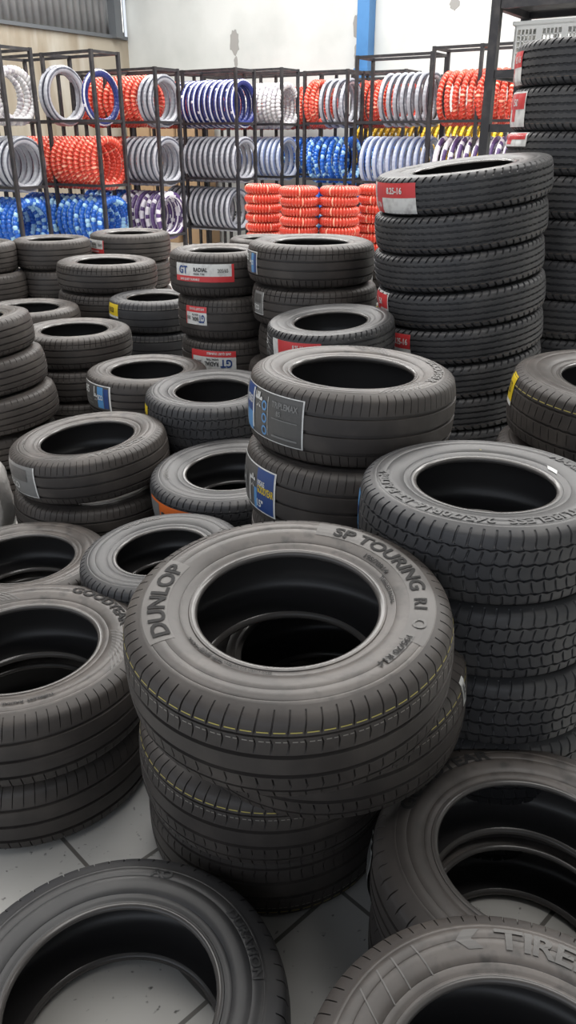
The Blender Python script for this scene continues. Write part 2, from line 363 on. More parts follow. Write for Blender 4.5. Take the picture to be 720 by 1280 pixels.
# floor tiles
def floor_mat():
    m = mat('floor_tiles', (.60, .59, .565), .32, noise=[((.50, .49, .465), 2.5, .4, .7)], bump=None)
    nt = m.node_tree; b = nt.nodes['Principled BSDF']; tc = nt.nodes.new('ShaderNodeTexCoord')
    mp = nt.nodes.new('ShaderNodeMapping'); mp.vector_type = 'TEXTURE'; mp.inputs['Rotation'].default_value = (0, 0, R_(TILE_ROT)); mp.inputs['Location'].default_value = (*TILE_O, 0)
    br = nt.nodes.new('ShaderNodeTexBrick'); br.offset = 0; br.inputs['Scale'].default_value = 1/TILE; br.inputs['Mortar Size'].default_value = .006/TILE
    br.inputs['Brick Width'].default_value = 1; br.inputs['Row Height'].default_value = 1; br.inputs['Mortar Smooth'].default_value = .3
    br.inputs['Color1'].default_value = (1, 1, 1, 1); br.inputs['Color2'].default_value = (.95, .95, .95, 1); br.inputs['Mortar'].default_value = (.28, .27, .26, 1)
    mx = nt.nodes.new('ShaderNodeMix'); mx.data_type = 'RGBA'; mx.blend_type = 'MULTIPLY'; mx.inputs['Factor'].default_value = 1
    src = b.inputs['Base Color'].links[0].from_socket
    nt.links.new(tc.outputs['Object'], mp.inputs['Vector']); nt.links.new(mp.outputs['Vector'], br.inputs['Vector'])
    nt.links.new(src, mx.inputs['A']); nt.links.new(br.outputs['Color'], mx.inputs['B'])
    # dark scuffs
    n = nt.nodes.new('ShaderNodeTexNoise'); n.inputs['Scale'].default_value = 45; r = nt.nodes.new('ShaderNodeMapRange'); r.inputs['From Min'].default_value = .66; r.inputs['From Max'].default_value = .74
    mx2 = nt.nodes.new('ShaderNodeMix'); mx2.data_type = 'RGBA'; mx2.inputs['B'].default_value = (.12, .115, .11, 1)
    nt.links.new(tc.outputs['Object'], n.inputs['Vector']); nt.links.new(n.outputs['Fac'], r.inputs['Value']); nt.links.new(r.outputs['Result'], mx2.inputs['Factor'])
    nt.links.new(mx.outputs['Result'], mx2.inputs['A']); nt.links.new(mx2.outputs['Result'], b.inputs['Base Color'])
    return m
TILE, TILE_ROT, TILE_O = .40, 42, (0.0, 0.0)
a_ = hit(261, 1250, 0)[0]; b_ = hit(372, 1153, 0)[0]
TILE_ROT = math.degrees(math.atan2(b_.y-a_.y, b_.x-a_.x)); TILE_O = (a_.x, a_.y)
c_ = hit(43, 1265, 0)[0]; e_ = hit(130, 1060, 0)[0]
quad('floor', [room(0, 0), room(17, 0), room(17, 16), room(0, 16)], floor_mat())
def wall_mat(name, col, noise):
    return mat(name, col, .8, noise=noise, bump=(14, .15, .01))
WALLW = wall_mat('white_plaster', (.52, .54, .53), [((.40, .42, .41), .9, .45, .75)])
WALLB = wall_mat('stained_plaster', (.34, .31, .25), [((.20, .155, .10), 1.6, .48, .70), ((.42, .40, .35), 2.6, .5, .7)])
mp_ = WALLB.node_tree.nodes.new('ShaderNodeMapping'); mp_.inputs['Scale'].default_value = (1, 1, .22)   # rain streaks run down
for n_ in list(WALLB.node_tree.nodes):
    if n_.type == 'TEX_NOISE':
        src_ = n_.inputs['Vector'].links[0].from_socket
        if not mp_.inputs['Vector'].links: WALLB.node_tree.links.new(src_, mp_.inputs['Vector'])
        WALLB.node_tree.links.new(mp_.outputs['Vector'], n_.inputs['Vector'])
T = .2
def wall(name, a0, b0, a1, b1, m, h=CEIL):
    p0, p1 = room(a0, b0), room(a1, b1); d = (p1-p0); L = d.length; ang = math.atan2(d.y, d.x)
    bm = bmesh.new(); box(bm, (L/2, 0, h/2), (L, T, h)); o = struct(obj(name, bm, m)); o.location = p0; o.rotation_euler = (0, 0, ang); return o
wall('wall_back', 0, -T/2, 17, -T/2, WALLW)
wl = wall('wall_left', -T/2, -T, -T/2, 16, WALLB, 3.2)
wall('wall_right', 17+T/2, -T, 17+T/2, 16, WALLW)
bm = bmesh.new(); box(bm, (0, 0, 0), (17.6, 16.4, .12)); o = struct(obj('ceiling', bm, mat('ceiling_sheet', (.22, .22, .22), .7))); o.location = room(8.5, 8, CEIL+.08); o.rotation_euler = (0, 0, RZ)
# corrugated sheet above the plaster on the left wall, and its beams
def corrugated():
    V = []; F = []; L = 16; n = 16*28
    for i in range(n+1):
        x = L*i/n; y = .016*math.sin(i*PI/2) 
        V += [(x, y, 3.2), (x, y, CEIL)]
    F = [(2*i, 2*i+2, 2*i+3, 2*i+1) for i in range(n)]
    o = raw('wall_left_sheet', V, F, mat('corrugated_sheet', (.30, .31, .32), .45, .3, noise=((.20, .21, .22), 1.5, .45, .7)), None, 40)
    s = o.modifiers.new('thick', 'SOLIDIFY'); s.thickness = .003
    o.location = room(-.06, 0); d = room(0, 16)-room(0, 0); o.rotation_euler = (0, 0, math.atan2(d.y, d.x)); struct(o)
corrugated()
bm = bmesh.new(); bar(bm, room(.06, .1, 3.92), room(.06, 16, 3.92), .16); bar(bm, room(.08, .35, 3.18), room(.08, .35, CEIL), .16); bar(bm, room(.03, 0.05, 3.2), room(.03, 16, 3.2), .05)
struct(obj('trim_1', bm, mat('beam_steel', (.10, .11, .12), .5)))
# narrow daylit window beside the corner
gm = mat('lit_glass', (.9, .9, .9), .2); gm.node_tree.nodes['Principled BSDF'].inputs['Emission Color'].default_value = (1, 1, .97, 1); gm.node_tree.nodes['Principled BSDF'].inputs['Emission Strength'].default_value = 1.1
bm = bmesh.new(); box(bm, (.22, 0, 3.72), (.26, .02, .86), None, .004); o = struct(obj('window_1', bm, gm)); d = room(0, 16)-room(0, 0); o.location = room(-.03, 0) - LD*.03; o.rotation_euler = (0, 0, math.atan2(d.y, d.x))
# patches on the far wall
PATCH = mat('grey_filler', (.25, .25, .24), .9)
for k, (px, py, sw_, sh_) in enumerate([(293, 52, .16, .30), (446, 33, .11, .26), (447, 70, .10, .34), (568, 5, .12, .13), (295, 78, .06, .14)]):
    # point on the wall plane
    dx = (px-360)/FPX; dy = -(py-640)/FPX; d = Vector((dx, math.cos(PITCH)+dy*math.sin(PITCH), -math.sin(PITCH)+dy*math.cos(PITCH)))
    t = (C0.dot(SD))/(d.dot(SD)); q = d*t + Vector((0, 0, CAMH)) - SD*.004
    bm = bmesh.new(); n = 22; vv = []
    for i in range(n):
        a = 2*PI*i/n; r = 1+random.uniform(-.2, .15)
        vv.append(bm.verts.new(q + (-LD)*math.cos(a)*sw_*.6*r + Vector((0, 0, 1))*math.sin(a)*sh_*.6*r))
    bm.faces.new(vv); bm.verts.index_update()
    r = bmesh.ops.extrude_face_region(bm, geom=list(bm.faces)); bmesh.ops.translate(bm, vec=SD*.006, verts=[v for v in r['geom'] if isinstance(v, bmesh.types.BMVert)])
    tag(obj('filler_patch', bm, PATCH), None, None, kind='structure')
# blue downpipe
def wall_x(px, py=60):
    dx = (px-360)/FPX; dy = -(py-640)/FPX; d = Vector((dx, math.cos(PITCH)+dy*math.sin(PITCH), 0)); t = C0.dot(SD)/d.dot(SD); return d*t
p = wall_x(461) - SD*.11
bm = bmesh.new(); box(bm, (0, 0, CEIL/2), (.19, .19, CEIL), Matrix.Rotation(RZ, 3, 'Z'))
BLUEP = mat('blue_paint', (.05, .17, .37), .4, noise=((.035, .13, .30), 3, .45, .7))
blue = obj('trim_2', bm, BLUEP); blue.location = (p.x, p.y, 0); struct(blue)
bm = bmesh.new()
for z in (1.0, 2.55, 4.2): box(bm, (p.x, p.y, z), (.23, .23, .05), Matrix.Rotation(RZ, 3, 'Z'))
struct(obj('trim_3', bm, BLUEP))

# ================================================================== TYRE PILES
def L_dunlop(o, K):
    side_band(o, K, 208, 150, .233, .281, LB1)
    side_band(o, K, 75, -32, .236, .284, LB1)
    side_text(o, K, 'DUNLOP', 205, .238, .033, LETTER, stretch=1.25)
    side_text(o, K, 'SP TOURING', 66, .243, .030, LETTER, stretch=1.18)
    side_text(o, K, 'R1', -3, .245, .024, LETTER, stretch=1.1)
    side_text(o, K, 'O', -17, .247, .026, LETTERW)
    side_band(o, K, -28, -48, .246, .262, LETTERW, 'size_plate', .0012)
    side_text(o, K, '195/70 R14', -29.5, .248, .012, LETTER, stretch=1.3, lift=.003)
    side_text(o, K, '195/70R14', 42, .214, .011, LETTER, stretch=1.15)
    side_text(o, K, 'TUBELESS RADIAL', 22, .200, .008, LETTER)
    side_text(o, K, 'STEEL BELTED RADIAL', 236, .205, .007, LETTER)
    side_text(o, K, 'MAX LOAD 615 KG MAX PRESS 300 KPA', 262, .2, .006, LETTER)
    side_band(o, K, 150, 128, .286, .2895, LETTERW, 'size_plate', .0012)
LB1 = mat('sidewall_print_band', (.125, .117, .11), .5, noise=((.085, .079, .075), 8, .4, .7))
def L_good(th, m=LETTER, hatch=True):
    def f(o, K):
        r = K['rb']+(K['R']-K['rb'])*.44; h = .027
        side_text(o, K, 'GOODYEAR', th, r, h, m, stretch=1.25)
        if hatch:
            for j in range(9):
                a = th-58-j*3.4
                side_band(o, K, a, a-1.4, r-.028+.002*j, r+h+.004, LETTERW, 'hatching', .001, slant=-13)
            for j in range(9):
                a = th+34+j*3.4
                side_band(o, K, a, a-1.4, r-.028+.002*j, r+h+.004, LETTERW, 'hatching', .001, slant=13)
        side_text(o, K, 'TUBELESS  RADIAL', th-130, r, .01, m)
    return f
def L_gen(words, m=LETTERF, hh=.018):
    def f(o, K):
        r = K['rb']+(K['R']-K['rb'])*.48
        for s, th in words: side_text(o, K, s, th, r, hh, m, stretch=1.15)
    return f
# ---- foreground
pileA = 'in the centre front pile'
base = hit(345, 985, .4)[0]
oA = stack('touring', 361, 750, 207, 4, .2, 'brownish black touring tyre with raised sidewall letters', pileA, t=1.57, flip=(3,), rsc={2: .96, 3: .95},
      tilts={0: (6, -1.5), 1: (5, -3), 2: (1.5, 1), 3: (0, 0)},
      shift={0: (0, 0, 0), 1: (.075, .15, .0), 2: (-.05, .20, 0), 3: (-.05, .235, 0)}, lets=L_dunlop, group='tyres of the centre front pile',
      looks={1: 'touring tyre with a pale scuffed tag', 2: 'dark tyre with a yellow dashed shoulder line', 3: 'dark tyre resting on the floor tiles'},
      stk=[(1, 550, 556, .25, .85, D_WH)])
stack('comfort', 26, 806, 160, 2, 0.215, 'wide dusty tyre with raised sidewall letters', 'of the left edge front pair', lets=L_good(74), group='left front pile', looks={1: 'dark tyre on the floor tiles'}, shift={1: (-.01, .01)})
stack('cool', 139, 1247, 225, 1, .2, 'black tyre with floor tiles showing through', 'alone on the floor, lower left', lets=L_gen([('DURATION', 40), ('195/65 R15', 190), ('AO', 83)], LETTERF, .018))
def L_br(o, K):
    r = .235
    side_text(o, K, 'TI', 86, r, .034, LETTERW, stretch=1.5)
    side_text(o, K, 'REMAX', 72, r, .034, LETTERW, stretch=1.3)
    side_band(o, K, 97, 91, r, r+.017, LETTERW, 'diamond_mark', .001, slant=4); side_band(o, K, 101, 95, r+.017, r+.034, LETTERW, 'diamond_mark', .001, slant=-4)
    for k, a in enumerate((150, 138, 128, 116)): side_band(o, K, a, a-.7, r-.02, r+.05, LETTERW, 'chalk_mark', .0011, slant=-10+4*k)
stack('comfort', 655, 1388, 292, 3, .2, 'dusty grey tyre cropped by the picture edge', 'of the lower right corner pile', t=1.0, lets=L_br, group='lower right pile', looks={1: 'shaded dark tyre'})
stack('plain', 668, 1064, 203, 2, .2, 'black tyre with a crumpled clear tag', 'of the pair right of the centre pile', t=1.6, lets=L_good(158, LETTER, False), group='right front pile', looks={1: 'shaded black tyre on the floor'}, stk=[(0, 467, 480, -.9, .6, D_GR, 2.)], spin={1: 1})
# ---- second line
stack('plain', 28, 696, 108, 2, .2, 'black tyre with a shiny bead', 'of the left edge second pair', t=2.75, group='left second pile')
stack('block', 205, 692, 104, 3, .19, 'tilted tyre with a pale dusty sidewall', 'of the small pile left of centre', t=2.55, tilts={0: (2, -5)}, shift={0: (0, 0, .015)}, lets=L_gen([('GT SAVERO', 135), ('TUBELESS', 30)], LETTERW, .02), group='small left pair')
stack('comfort', 112, 551, 98, 3, .2, 'tyre with a grey film label', 'of the pile beside the white bundle', t=3.25, tilts={0: (1, -5)}, lets=L_good(-20, LETTERW), group='left middle pile', stk=[(0, 15, 46, -.6, .75, D_GR)], shift={0: (0, 0, .02)})
stack('block', 290, 592, 102, 3, .2, 'tyre with an orange label', 'of the orange-labelled pile', t=3.05, tilts={0: (3, -3)}, shift={0: (0, 0, .02)}, group='orange label pile', stk=[(0, 192, 246, -.6, .5, D_OR)], lets=L_gen([('SAVERO', 200)], LETTERW, .016))
stack('comfort', 440, 463, 130, 5, .2, 'tyre with a long dark and blue label', 'of the tall centre labelled pile', t=2.3, group='centre labelled pile', lets=L_good(20, LETTERW),
      looks={1: 'tyre with a label edged in yellow letters', 2: 'plain dark tyre', 3: 'plain dark tyre', 4: 'plain dark tyre on the floor'},
      stk=[(0, 311, 387, -.55, .72, D_GY), (1, 309, 358, -.6, .68, D_GY2)], tilt=(0, 1.5), shift={1: (-.012, -.02), 2: (0, .02)})
def L_c(o, K):
    side_band(o, K, 82, 80.5, .222, .2235, YEL, 'paint_dot', .001)
    side_band(o, K, 24, 13, .206, .216, WHITE, 'white_tag', .002, slant=4)
    L_gen([('DU', 185), ('MAXIMA', 35), ('245/70R16', 262), ('LT RADIAL', 215), ('TUBELESS', 310)], LETTERF, .028)(o, K)
stack('block', 607, 602, 157, 5, .2, 'black off-road tyre with small white tag', 'of the chunky pile on the right', t=1.87, lets=L_c, group='right chunky pile', looks={k: 'chunky black tyre' for k in range(1, 5)}, stk=[(0, 451, 456, -.6, .6, D_BLU)], shift={0: (0, 0), 1: (.02, .0), 2: (.045, .0), 3: (.06, .0), 4: (.06, .0)})
stack('suv', 782, 478, 140, 4, .225, 'large tyre with a yellow and grey label', 'of the right edge large pile', tilts={0: (2, 2)}, group='right edge large pile', stk=[(0, 645, 653, -.1, .85, D_YL)], looks={1: 'large tyre sticking out left', 2: 'large shaded tyre', 3: 'large tyre on the floor'}, shift={0: (0, 0, .01), 1: (-.03, -.01)})
# ---- third line
stack('plain', -42, 404, 80, 5, .172, 'dark tyre with fine shoulder slots', 'of the left edge leaning pile', tilt=(0, -6), group='far left leaning pile', shift={0: (0, 0, .02), 1: (.04, 0, .02), 2: (.08, -.01, .015), 3: (.05, 0, .01), 4: (.05, 0)}, tilts={4: (0, -1), 3: (0, -3)})
stack('fine', 93, 411, 70, 4, .19, 'grey brown tyre', 'of the pile beside the left leaning pile', t=4.45, group='left third pile', lets=L_good(40, LETTERW, False))
stack('plain', 36, 384, 62, 4, .2, 'dull tyre half hidden', 'of the low pile in the left gap', t=4.95, group='left gap pile')
stack('plain', 184, 461, 76, 3, .2, 'tyre with a patterned blue label', 'of the blue-labelled low pile', group='blue label pile', stk=[(0, 109, 139, -.5, .7, D_BL)], lets=L_gen([('ECOPIA', 70)], LETTERW, .016))
stack('block', 267, 486, 86, 3, .2, 'coarse-treaded tyre with a thin yellow label', 'of the coarse-treaded low pile', t=3.52, tilt=(2, -1), group='coarse tread pile', stk=[(0, 181, 186, -.5, .6, D_YL)])
stack('banded', 192, 371, 56, 4, .19, 'dark tyre with a pale line and a yellow label', 'of the yellow-labelled pile', t=5.0, group='yellow label pile', stk=[(0, 137, 148, -.1, .75, D_YL)], looks={1: 'dark tyre with a pale line', 2: 'dark tyre', 3: 'dark tyre on the floor'})
stack('fine', 133, 326, 62, 5, .2, 'grey tyre with a wide pale mouth', 'of the tall left distant pile', t=5.35, group='left distant pile', tilt=(0, 1))
stack('plain', 64, 299, 48, 5, .2, 'smooth grey tyre', 'of the farthest back left pile', group='back left pile')
stack('plain', -30, 304, 48, 5, .2, 'grey tyre cut by the edge', 'of the left edge back pile', group='edge back pile', shift={1: (.05, 0), 2: (.07, 0), 3: (.07, 0), 4: (.06, 0)})
stack('plain', 162, 291, 50, 5, .21, 'grey tyre with a small red label', 'of the pile below the purple tyre row', t=6.1, group='back middle pile', stk=[(0, 111, 130, -.3, .6, D_GT)], looks={k: 'plain grey tyre' for k in range(1, 5)})
GTG = 'red and white labelled pile'
stack('fine', 273, 313, 61, 5, .21, 'tyre with an upright red and white label', 'of the red-labelled pile', t=4.3, group=GTG, looks={1: 'tyre with a short upside-down red label', 2: 'tyre with a long upside-down red label', 3: 'plain shaded tyre', 4: 'plain shaded tyre on the floor'},
      stk=[(0, 223, 292, -.25, .55, D_GT), (1, 224, 249, -.25, .6, D_GTR), (2, 226, 281, -.35, .55, D_GTR)], shift={0: (-.005, 0), 1: (.03, 0), 2: (.04, 0)})
stack('fine', 389, 302, 80, 6, .207, 'broad tyre with a silver-blue label', 'of the tall middle pile', t=4.0, group='tall middle pile', stk=[(0, 309, 324, -.45, .6, D_BL), (1, 314, 326, -.4, .7, D_GR), (2, 322, 333, -.4, .7, D_BL)], looks={1: 'broad tyre with a worn grey label', 2: 'broad tyre with a pale blue label', 3: 'broad plain tyre', 4: 'broad plain tyre', 5: 'broad plain tyre on the floor'}, shift={1: (.02, 0), 2: (.05, 0)})
stack('plain', 330, 298, 44, 5, .21, 'half-hidden grey tyre', 'of the pile before the low red pile', t=5.9, group='hidden middle pile')
stack('rib', 415, 409, 81, 6, .165, 'tyre with slanted shoulder ribs and a red label', 'of the slanted-rib pile', t=3.4, tilts={0: (3, -4)}, shift={0: (0, 0.05, .02)}, group='slanted rib pile', stk=[(0, 344, 404, -.5, .6, D_RW)], looks={k: 'hidden ribbed tyre' for k in range(1, 6)})
stack('fine', 512, 322, 58, 5, .205, 'grey tyre with a torn white tag', 'of the pile hidden behind the tower', group='hidden pile behind the tower', stk=[(0, 463, 470, -.9, .7, D_WH, 1.), (1, 458, 479, -.5, .7, D_YG)], looks={1: 'grey tyre with a yellow label'}, R=.28)
# ---- towers of truck tyres
ES = {}; ET = {}
for i in range(10):
    ET[i] = (2, -7.5) if i < 6 else (1, -7.5+1.6*(i-5))
    ES[i] = [(-.02, 0), (-.02, 0), (-.015, 0), (.01, 0), (.02, 0), (.03, .0), (.02, 0), (.03, 0), (.03, 0), (.03, 0)][i] + (.045 - .004*i if i < 6 else .02,)
def L_e(o, K): side_text(o, K, 'LIGHT TRUCK', 160, .27, .022, LETTERW)
stack('rib', 585, 222, 108, 10, .1475, 'ribbed truck tyre', 'of the leaning truck tower', t=3.47, tilts=ET, shift=ES, group='leaning tower of truck tyres', lets=L_e,
      looks={0: 'ribbed tyre with a big red and white label', 3: 'ribbed tyre with a folded red label', 4: 'ribbed truck tyre with a torn red label'},
      stk=[(0, 474, 532, -.85, .75, D_RW), (3, 478, 496, -.9, .9, D_RW2, 1.), (4, 489, 526, -.95, .8, D_RW, 1.3), (5, 482, 490, -.8, .6, D_WH, 1)])
pT = at_depth(748, 60, 4.0); 
def tower():
    n, W, R = 11, .187, .385; K = KINDS['rib']; proto = tyre_proto('rib'); p = Vector((1.47, 4.30, 0))
    for i in range(n):
        o = copy_tree(proto); o.location = (p.x+random.uniform(-.01, .01), p.y, (n-i-.5)*W); s = R/K['R']; o.scale = (s, s, W/K['W'])
        o.rotation_euler = (0, 0, i*1.3)
        lk = {0: 'black truck tyre with a red and white label', 1: 'black truck tyre with a patterned red label', 2: 'black truck tyre with a torn pale label', 5: 'black truck tyre with a white tag', 7: 'black truck tyre with a small red tag'}.get(i, 'unlabelled black truck tyre')
        tag(o, f'{lk}, {NTH[i]} of the straight right tower', 'tyre', 'straight tower at the right edge')
        phi = math.degrees(math.atan2(-p.y, -p.x)) - math.degrees(i*1.3)
        st = {0: (-86, -62, -.9, .6, D_RW), 1: (-80, -52, -.8, .8, D_RW2), 2: (-85, -45, .3, .95, D_RW2), 5: (-50, -38, -.8, .6, D_WH), 7: (-54, -40, -.2, .8, D_RW)}.get(i)
        if st: sticker(o, K, phi+st[0], phi+st[1], *st[2:], 1.0)
tower()

# ================================================================== RACKS WITH WRAPPED MOTORCYCLE TYRES
RW, LV = .40, (.55, 1.17, 1.83)
ringmesh = {}
def ring_mesh(kind, R=.285, a=.033, lobes=36, lying=False):
    key = (kind, R, a, lobes, lying)
    if key in ringmesh: return ringmesh[key]
    sub = 5; n = lobes*sub; m = 12; V = []; F = []; MI = []; rr_ = random.Random(len(kind)*7+1)
    bl = [0, .7, 1, 1, .7]; amp = .07 if kind in ('silver', 'navy', 'purple', 'pale') else .22
    for i in range(n):
        th = 2*PI*i/n; aa = a*(1-amp+amp*bl[i % sub])
        for k in range(m):
            al = 2*PI*k/m; jit = 1+(rr_.uniform(-.05, .05) if kind in ('blue', 'white') else 0)
            rr = R - a*1.25 + aa*1.25*math.cos(al)*jit
            V.append((rr*math.cos(th), rr*math.sin(th), aa*(1.1 if lying else (.82 if kind in ('silver', 'navy', 'pale', 'yellow') else .92))*math.sin(al)))
    patch = {(a_, b_): rr_.random() for a_ in range(lobes) for b_ in range(4)}
    for i in range(n):
        j = (i+1) % n; lob = i//sub; q = (lob*7) % 5; e = i % sub
        for k in range(m):
            F.append((i*m+k, j*m+k, j*m+(k+1) % m, i*m+(k+1) % m))
            if kind in ('silver', 'pale'): MI.append(1 if k in (2, 3, 9) else 0)  # sides painted darker, to read as shaded gaps between the rings
            elif kind == 'navy': MI.append(1 if k in (1, 10) or (lob % 9 == 0 and e in (1, 2, 3) and k in (11, 0, 1, 2)) else 0)
            elif kind == 'purple': MI.append(1 if k in (0, 1, 7) or patch[lob, k//3] < .3 else 0)
            elif kind == 'yellow': MI.append(1 if k in (2, 3, 9) else 0)  # same darkened sides, painted as gap shade between rings
            elif kind == 'red': MI.append(1 if (e == 2 and k in (1, 2, 9, 10)) or lob % 9 == 4 and e in (2, 3) else 0)  # pale lobe crests and bands are foil highlights put into the colour
            else: MI.append(1 if patch[lob, k//3] < .25 else 0)  # random patches: painted film highlights on blue, grey tone on white
    o = raw('t', V, F, FILMS[kind], None, 50, MI); me = o.data; me.name = 'wrapped_tyre'; bpy.data.objects.remove(o)
    ringmesh[key] = me
    return me
AX = LD.to_track_quat('Z', 'Y').to_matrix()
COLN = {'red': 'red film-wrapped', 'silver': 'silver-grey wrapped', 'navy': 'navy and white wrapped', 'blue': 'blue film-wrapped', 'white': 'white wrapped', 'purple': 'purple and white wrapped', 'yellow': 'yellow wrapped', 'pale': 'pale blue wrapped'}
def ring(kind, p, label, group, R=.285, flat=False, tilt=0, a=.033):
    o = bpy.data.objects.new('wrapped_motorcycle_tyre', ring_mesh(kind, R, a, lying=flat)); C.objects.link(o); o.location = p
    if flat: o.rotation_euler = (R_(random.uniform(-1.0, 1.0)), R_(random.uniform(-1.0, 1.0)), random.random()*6)
    else:
        M = Matrix.Rotation(R_(tilt), 3, SD) @ AX @ Matrix.Rotation(random.random()*6, 3, 'Z'); o.rotation_euler = M.to_euler()
    tag(o, label, 'tyre', group); return o
RK = []
ORD = ['nearest'] + [w_+' from' for w_ in ('second third fourth fifth sixth seventh eighth ninth tenth eleventh twelfth thirteenth fourteenth fifteenth sixteenth seventeenth eighteenth nineteenth twentieth twenty-first twenty-second twenty-third twenty-fourth twenty-fifth twenty-sixth'.split())]
def rack(px, ytop, depth, length, stations, label, rname, rows, wd=RW, lv=LV):
    p = at_depth(px, ytop, depth); top = p.z; RK.append((label[:50], -(p-C0).dot(LD)-length, -(p-C0).dot(LD), -(p-C0).dot(SD)-wd, -(p-C0).dot(SD), top)); o0 = Vector((p.x, p.y, 0))
    root = empty('tyre_rack', o0); tag(root, label, 'rack', 'black steel tyre racks')
    Z = Vector((0, 0, 1)); t = .036
    for s in stations:
        for k in (0, 1):
            bm = bmesh.new(); bar(bm, LD*s+SD*wd*k, LD*s+SD*wd*k+Z*top, t); obj('post', bm, STEEL, root)
    for z in list(lv) + [top-t/2]:
        bm = bmesh.new()
        for k in (0, 1): bar(bm, SD*wd*k+Z*z, LD*length+SD*wd*k+Z*z, t*.8)
        for s in stations: bar(bm, LD*s+Z*z, LD*s+SD*wd+Z*z, t*.8)
        obj('top_rail' if z > 2 else 'shelf_rail', bm, STEEL, root)
    for (lev, kind, s0, cnt, sp, *ex) in rows:
        R = ex[0] if ex else .285; where = f'{("bottom", "middle", "top")[lev]} shelf, {rname}'
        h = math.sqrt(max(.0001, (R)**2-((wd-t*.8)/2)**2)) + .012
        for k in range(cnt):
            q = o0 + LD*(s0+k*sp+random.uniform(-.004, .004)) + SD*(wd/2+random.uniform(-.006, .006)) + Z*(lv[lev]+h)
            pos = 'standing alone' if cnt == 1 else ('at the near end' if k == 0 else f'{ORD[k]} the near end')
            ring(kind, q, f'{COLN[kind]} tyre, {pos}, {where}', f'{COLN[kind]} tyres, {where}' if cnt > 1 else None, R, tilt=random.uniform(-1.5, 1.5))
    return o0
rack(-3, 55, 8.0, 1.35, (0, .68, 1.35), 'black steel rack at the left edge holding white wrapped tyres', 'left edge rack', [
    (2, 'white', .06, 3, .11), (1, 'silver', .05, 6, .10), (0, 'blue', .05, 11, .09)])
rack(113, 61, 8.4, 1.5, (0, .75, 1.5), 'black steel rack with one navy tyre at its top shelf end', 'second rack from left', [
    (2, 'navy', .10, 1, .1), (2, 'silver', .66, 2, .085, .31), (1, 'red', .06, 15, .092), (0, 'blue', .05, 15, .095)])
rack(193, 83, 9.2, 1.6, (0, .8, 1.6), 'black steel rack just right of the single navy tyre', 'third rack from left', [
    (2, 'silver', .04, 3, .088), (2, 'red', .32, 11, .09), (1, 'silver', .04, 7, .09), (1, 'red', .72, 8, .09), (0, 'purple', .05, 8, .088), (0, 'blue', .8, 7, .095)])
rack(294, 84, 9.9, 1.75, (0, .85, 1.75), 'black steel rack full of navy and silver tyres under the grey wall patch', 'rack under grey patch', [
    (2, 'navy', .03, 12, .088), (2, 'red', 1.12, 6, .09), (1, 'silver', .03, 18, .09), (0, 'silver', .15, 13, .09)])
rack(352, 84, 10.5, 1.8, (0, .9, 1.8), 'black steel rack behind the red stacks, with a white sleeve of tyres', 'rack behind red stacks', [
    (2, 'white', .03, 8, .075), (2, 'red', .68, 11, .09), (1, 'pale', .03, 8, .09), (1, 'silver', .78, 10, .09)])
rack(403, 88, 11.2, 2.1, (0, 1.05, 2.1), 'black steel rack farthest back, left of the blue wall post', 'farthest back rack', [
    (2, 'red', -.02, 22, .092), (1, 'blue', .02, 12, .095)])
rack(435, 86, 9.8, .62, (0, .62), 'black steel rack in front of the blue wall post', 'rack before blue post', [
    (2, 'silver', .05, 4, .10), (2, 'red', .48, 2, .09), (1, 'blue', .02, 6, .10), (0, 'blue', .02, 6, .10)])
rack(508, 86, 9.9, .75, (0, .75), 'low black steel rack right of the blue wall post with red tyres', 'rack right of blue post', [
    (2, 'red', .03, 8, .09), (1, 'blue', .03, 7, .09)])
rack(541, 64, 8.9, .95, (0, .95), 'black steel rack with silver tyres behind the leaning tower', 'rack behind leaning tower', [
    (2, 'silver', .04, 7, .092, .29), (1, 'pale', .02, 10, .09)])
rack(668, 50, 8.2, 1.1, (0, .55, 1.1), 'black steel rack between the two truck tyre towers', 'rack between the towers', [
    (2, 'red', .08, 11, .09), (1, 'purple', .08, 11, .09)])
rack(640, 89, 9.8, 2.3, (0, 1.15, 2.3), 'black steel rack against the wall with yellow wrapped tyres', 'yellow tyre rack', [
    (2, 'red', .05, 8, .09), (1, 'yellow', .05, 24, .09), ], lv=(.6, 1.33, 1.95))

# ---- stacks of red wrapped tyres
def red_stack(px, ytop, depth, half, n, label, h=.094):
    p = at_depth(px, ytop, depth); R = half*depth/FPX; a = h/2/1.1
    for i in range(n):
        q = Vector((p.x+random.uniform(-.012, .012), p.y+random.uniform(-.012, .012), (n-i-.5)*h))
        ring('red', q, f'red film-wrapped tyre, {NTH[i]}, {label}', label, R, True, a=a)
red_stack(329, 222, 8.4, 24, 13, 'first red stack from the left')
red_stack(375, 221, 8.0, 25.5, 13, 'second red stack from the left')
red_stack(425, 221, 8.0, 26.5, 13, 'third red stack from the left')
red_stack(474, 222, 8.3, 26, 13, 'red stack half hidden by tower')
red_stack(291, 287, 7.2, 30, 8, 'low red pile before silver rows')

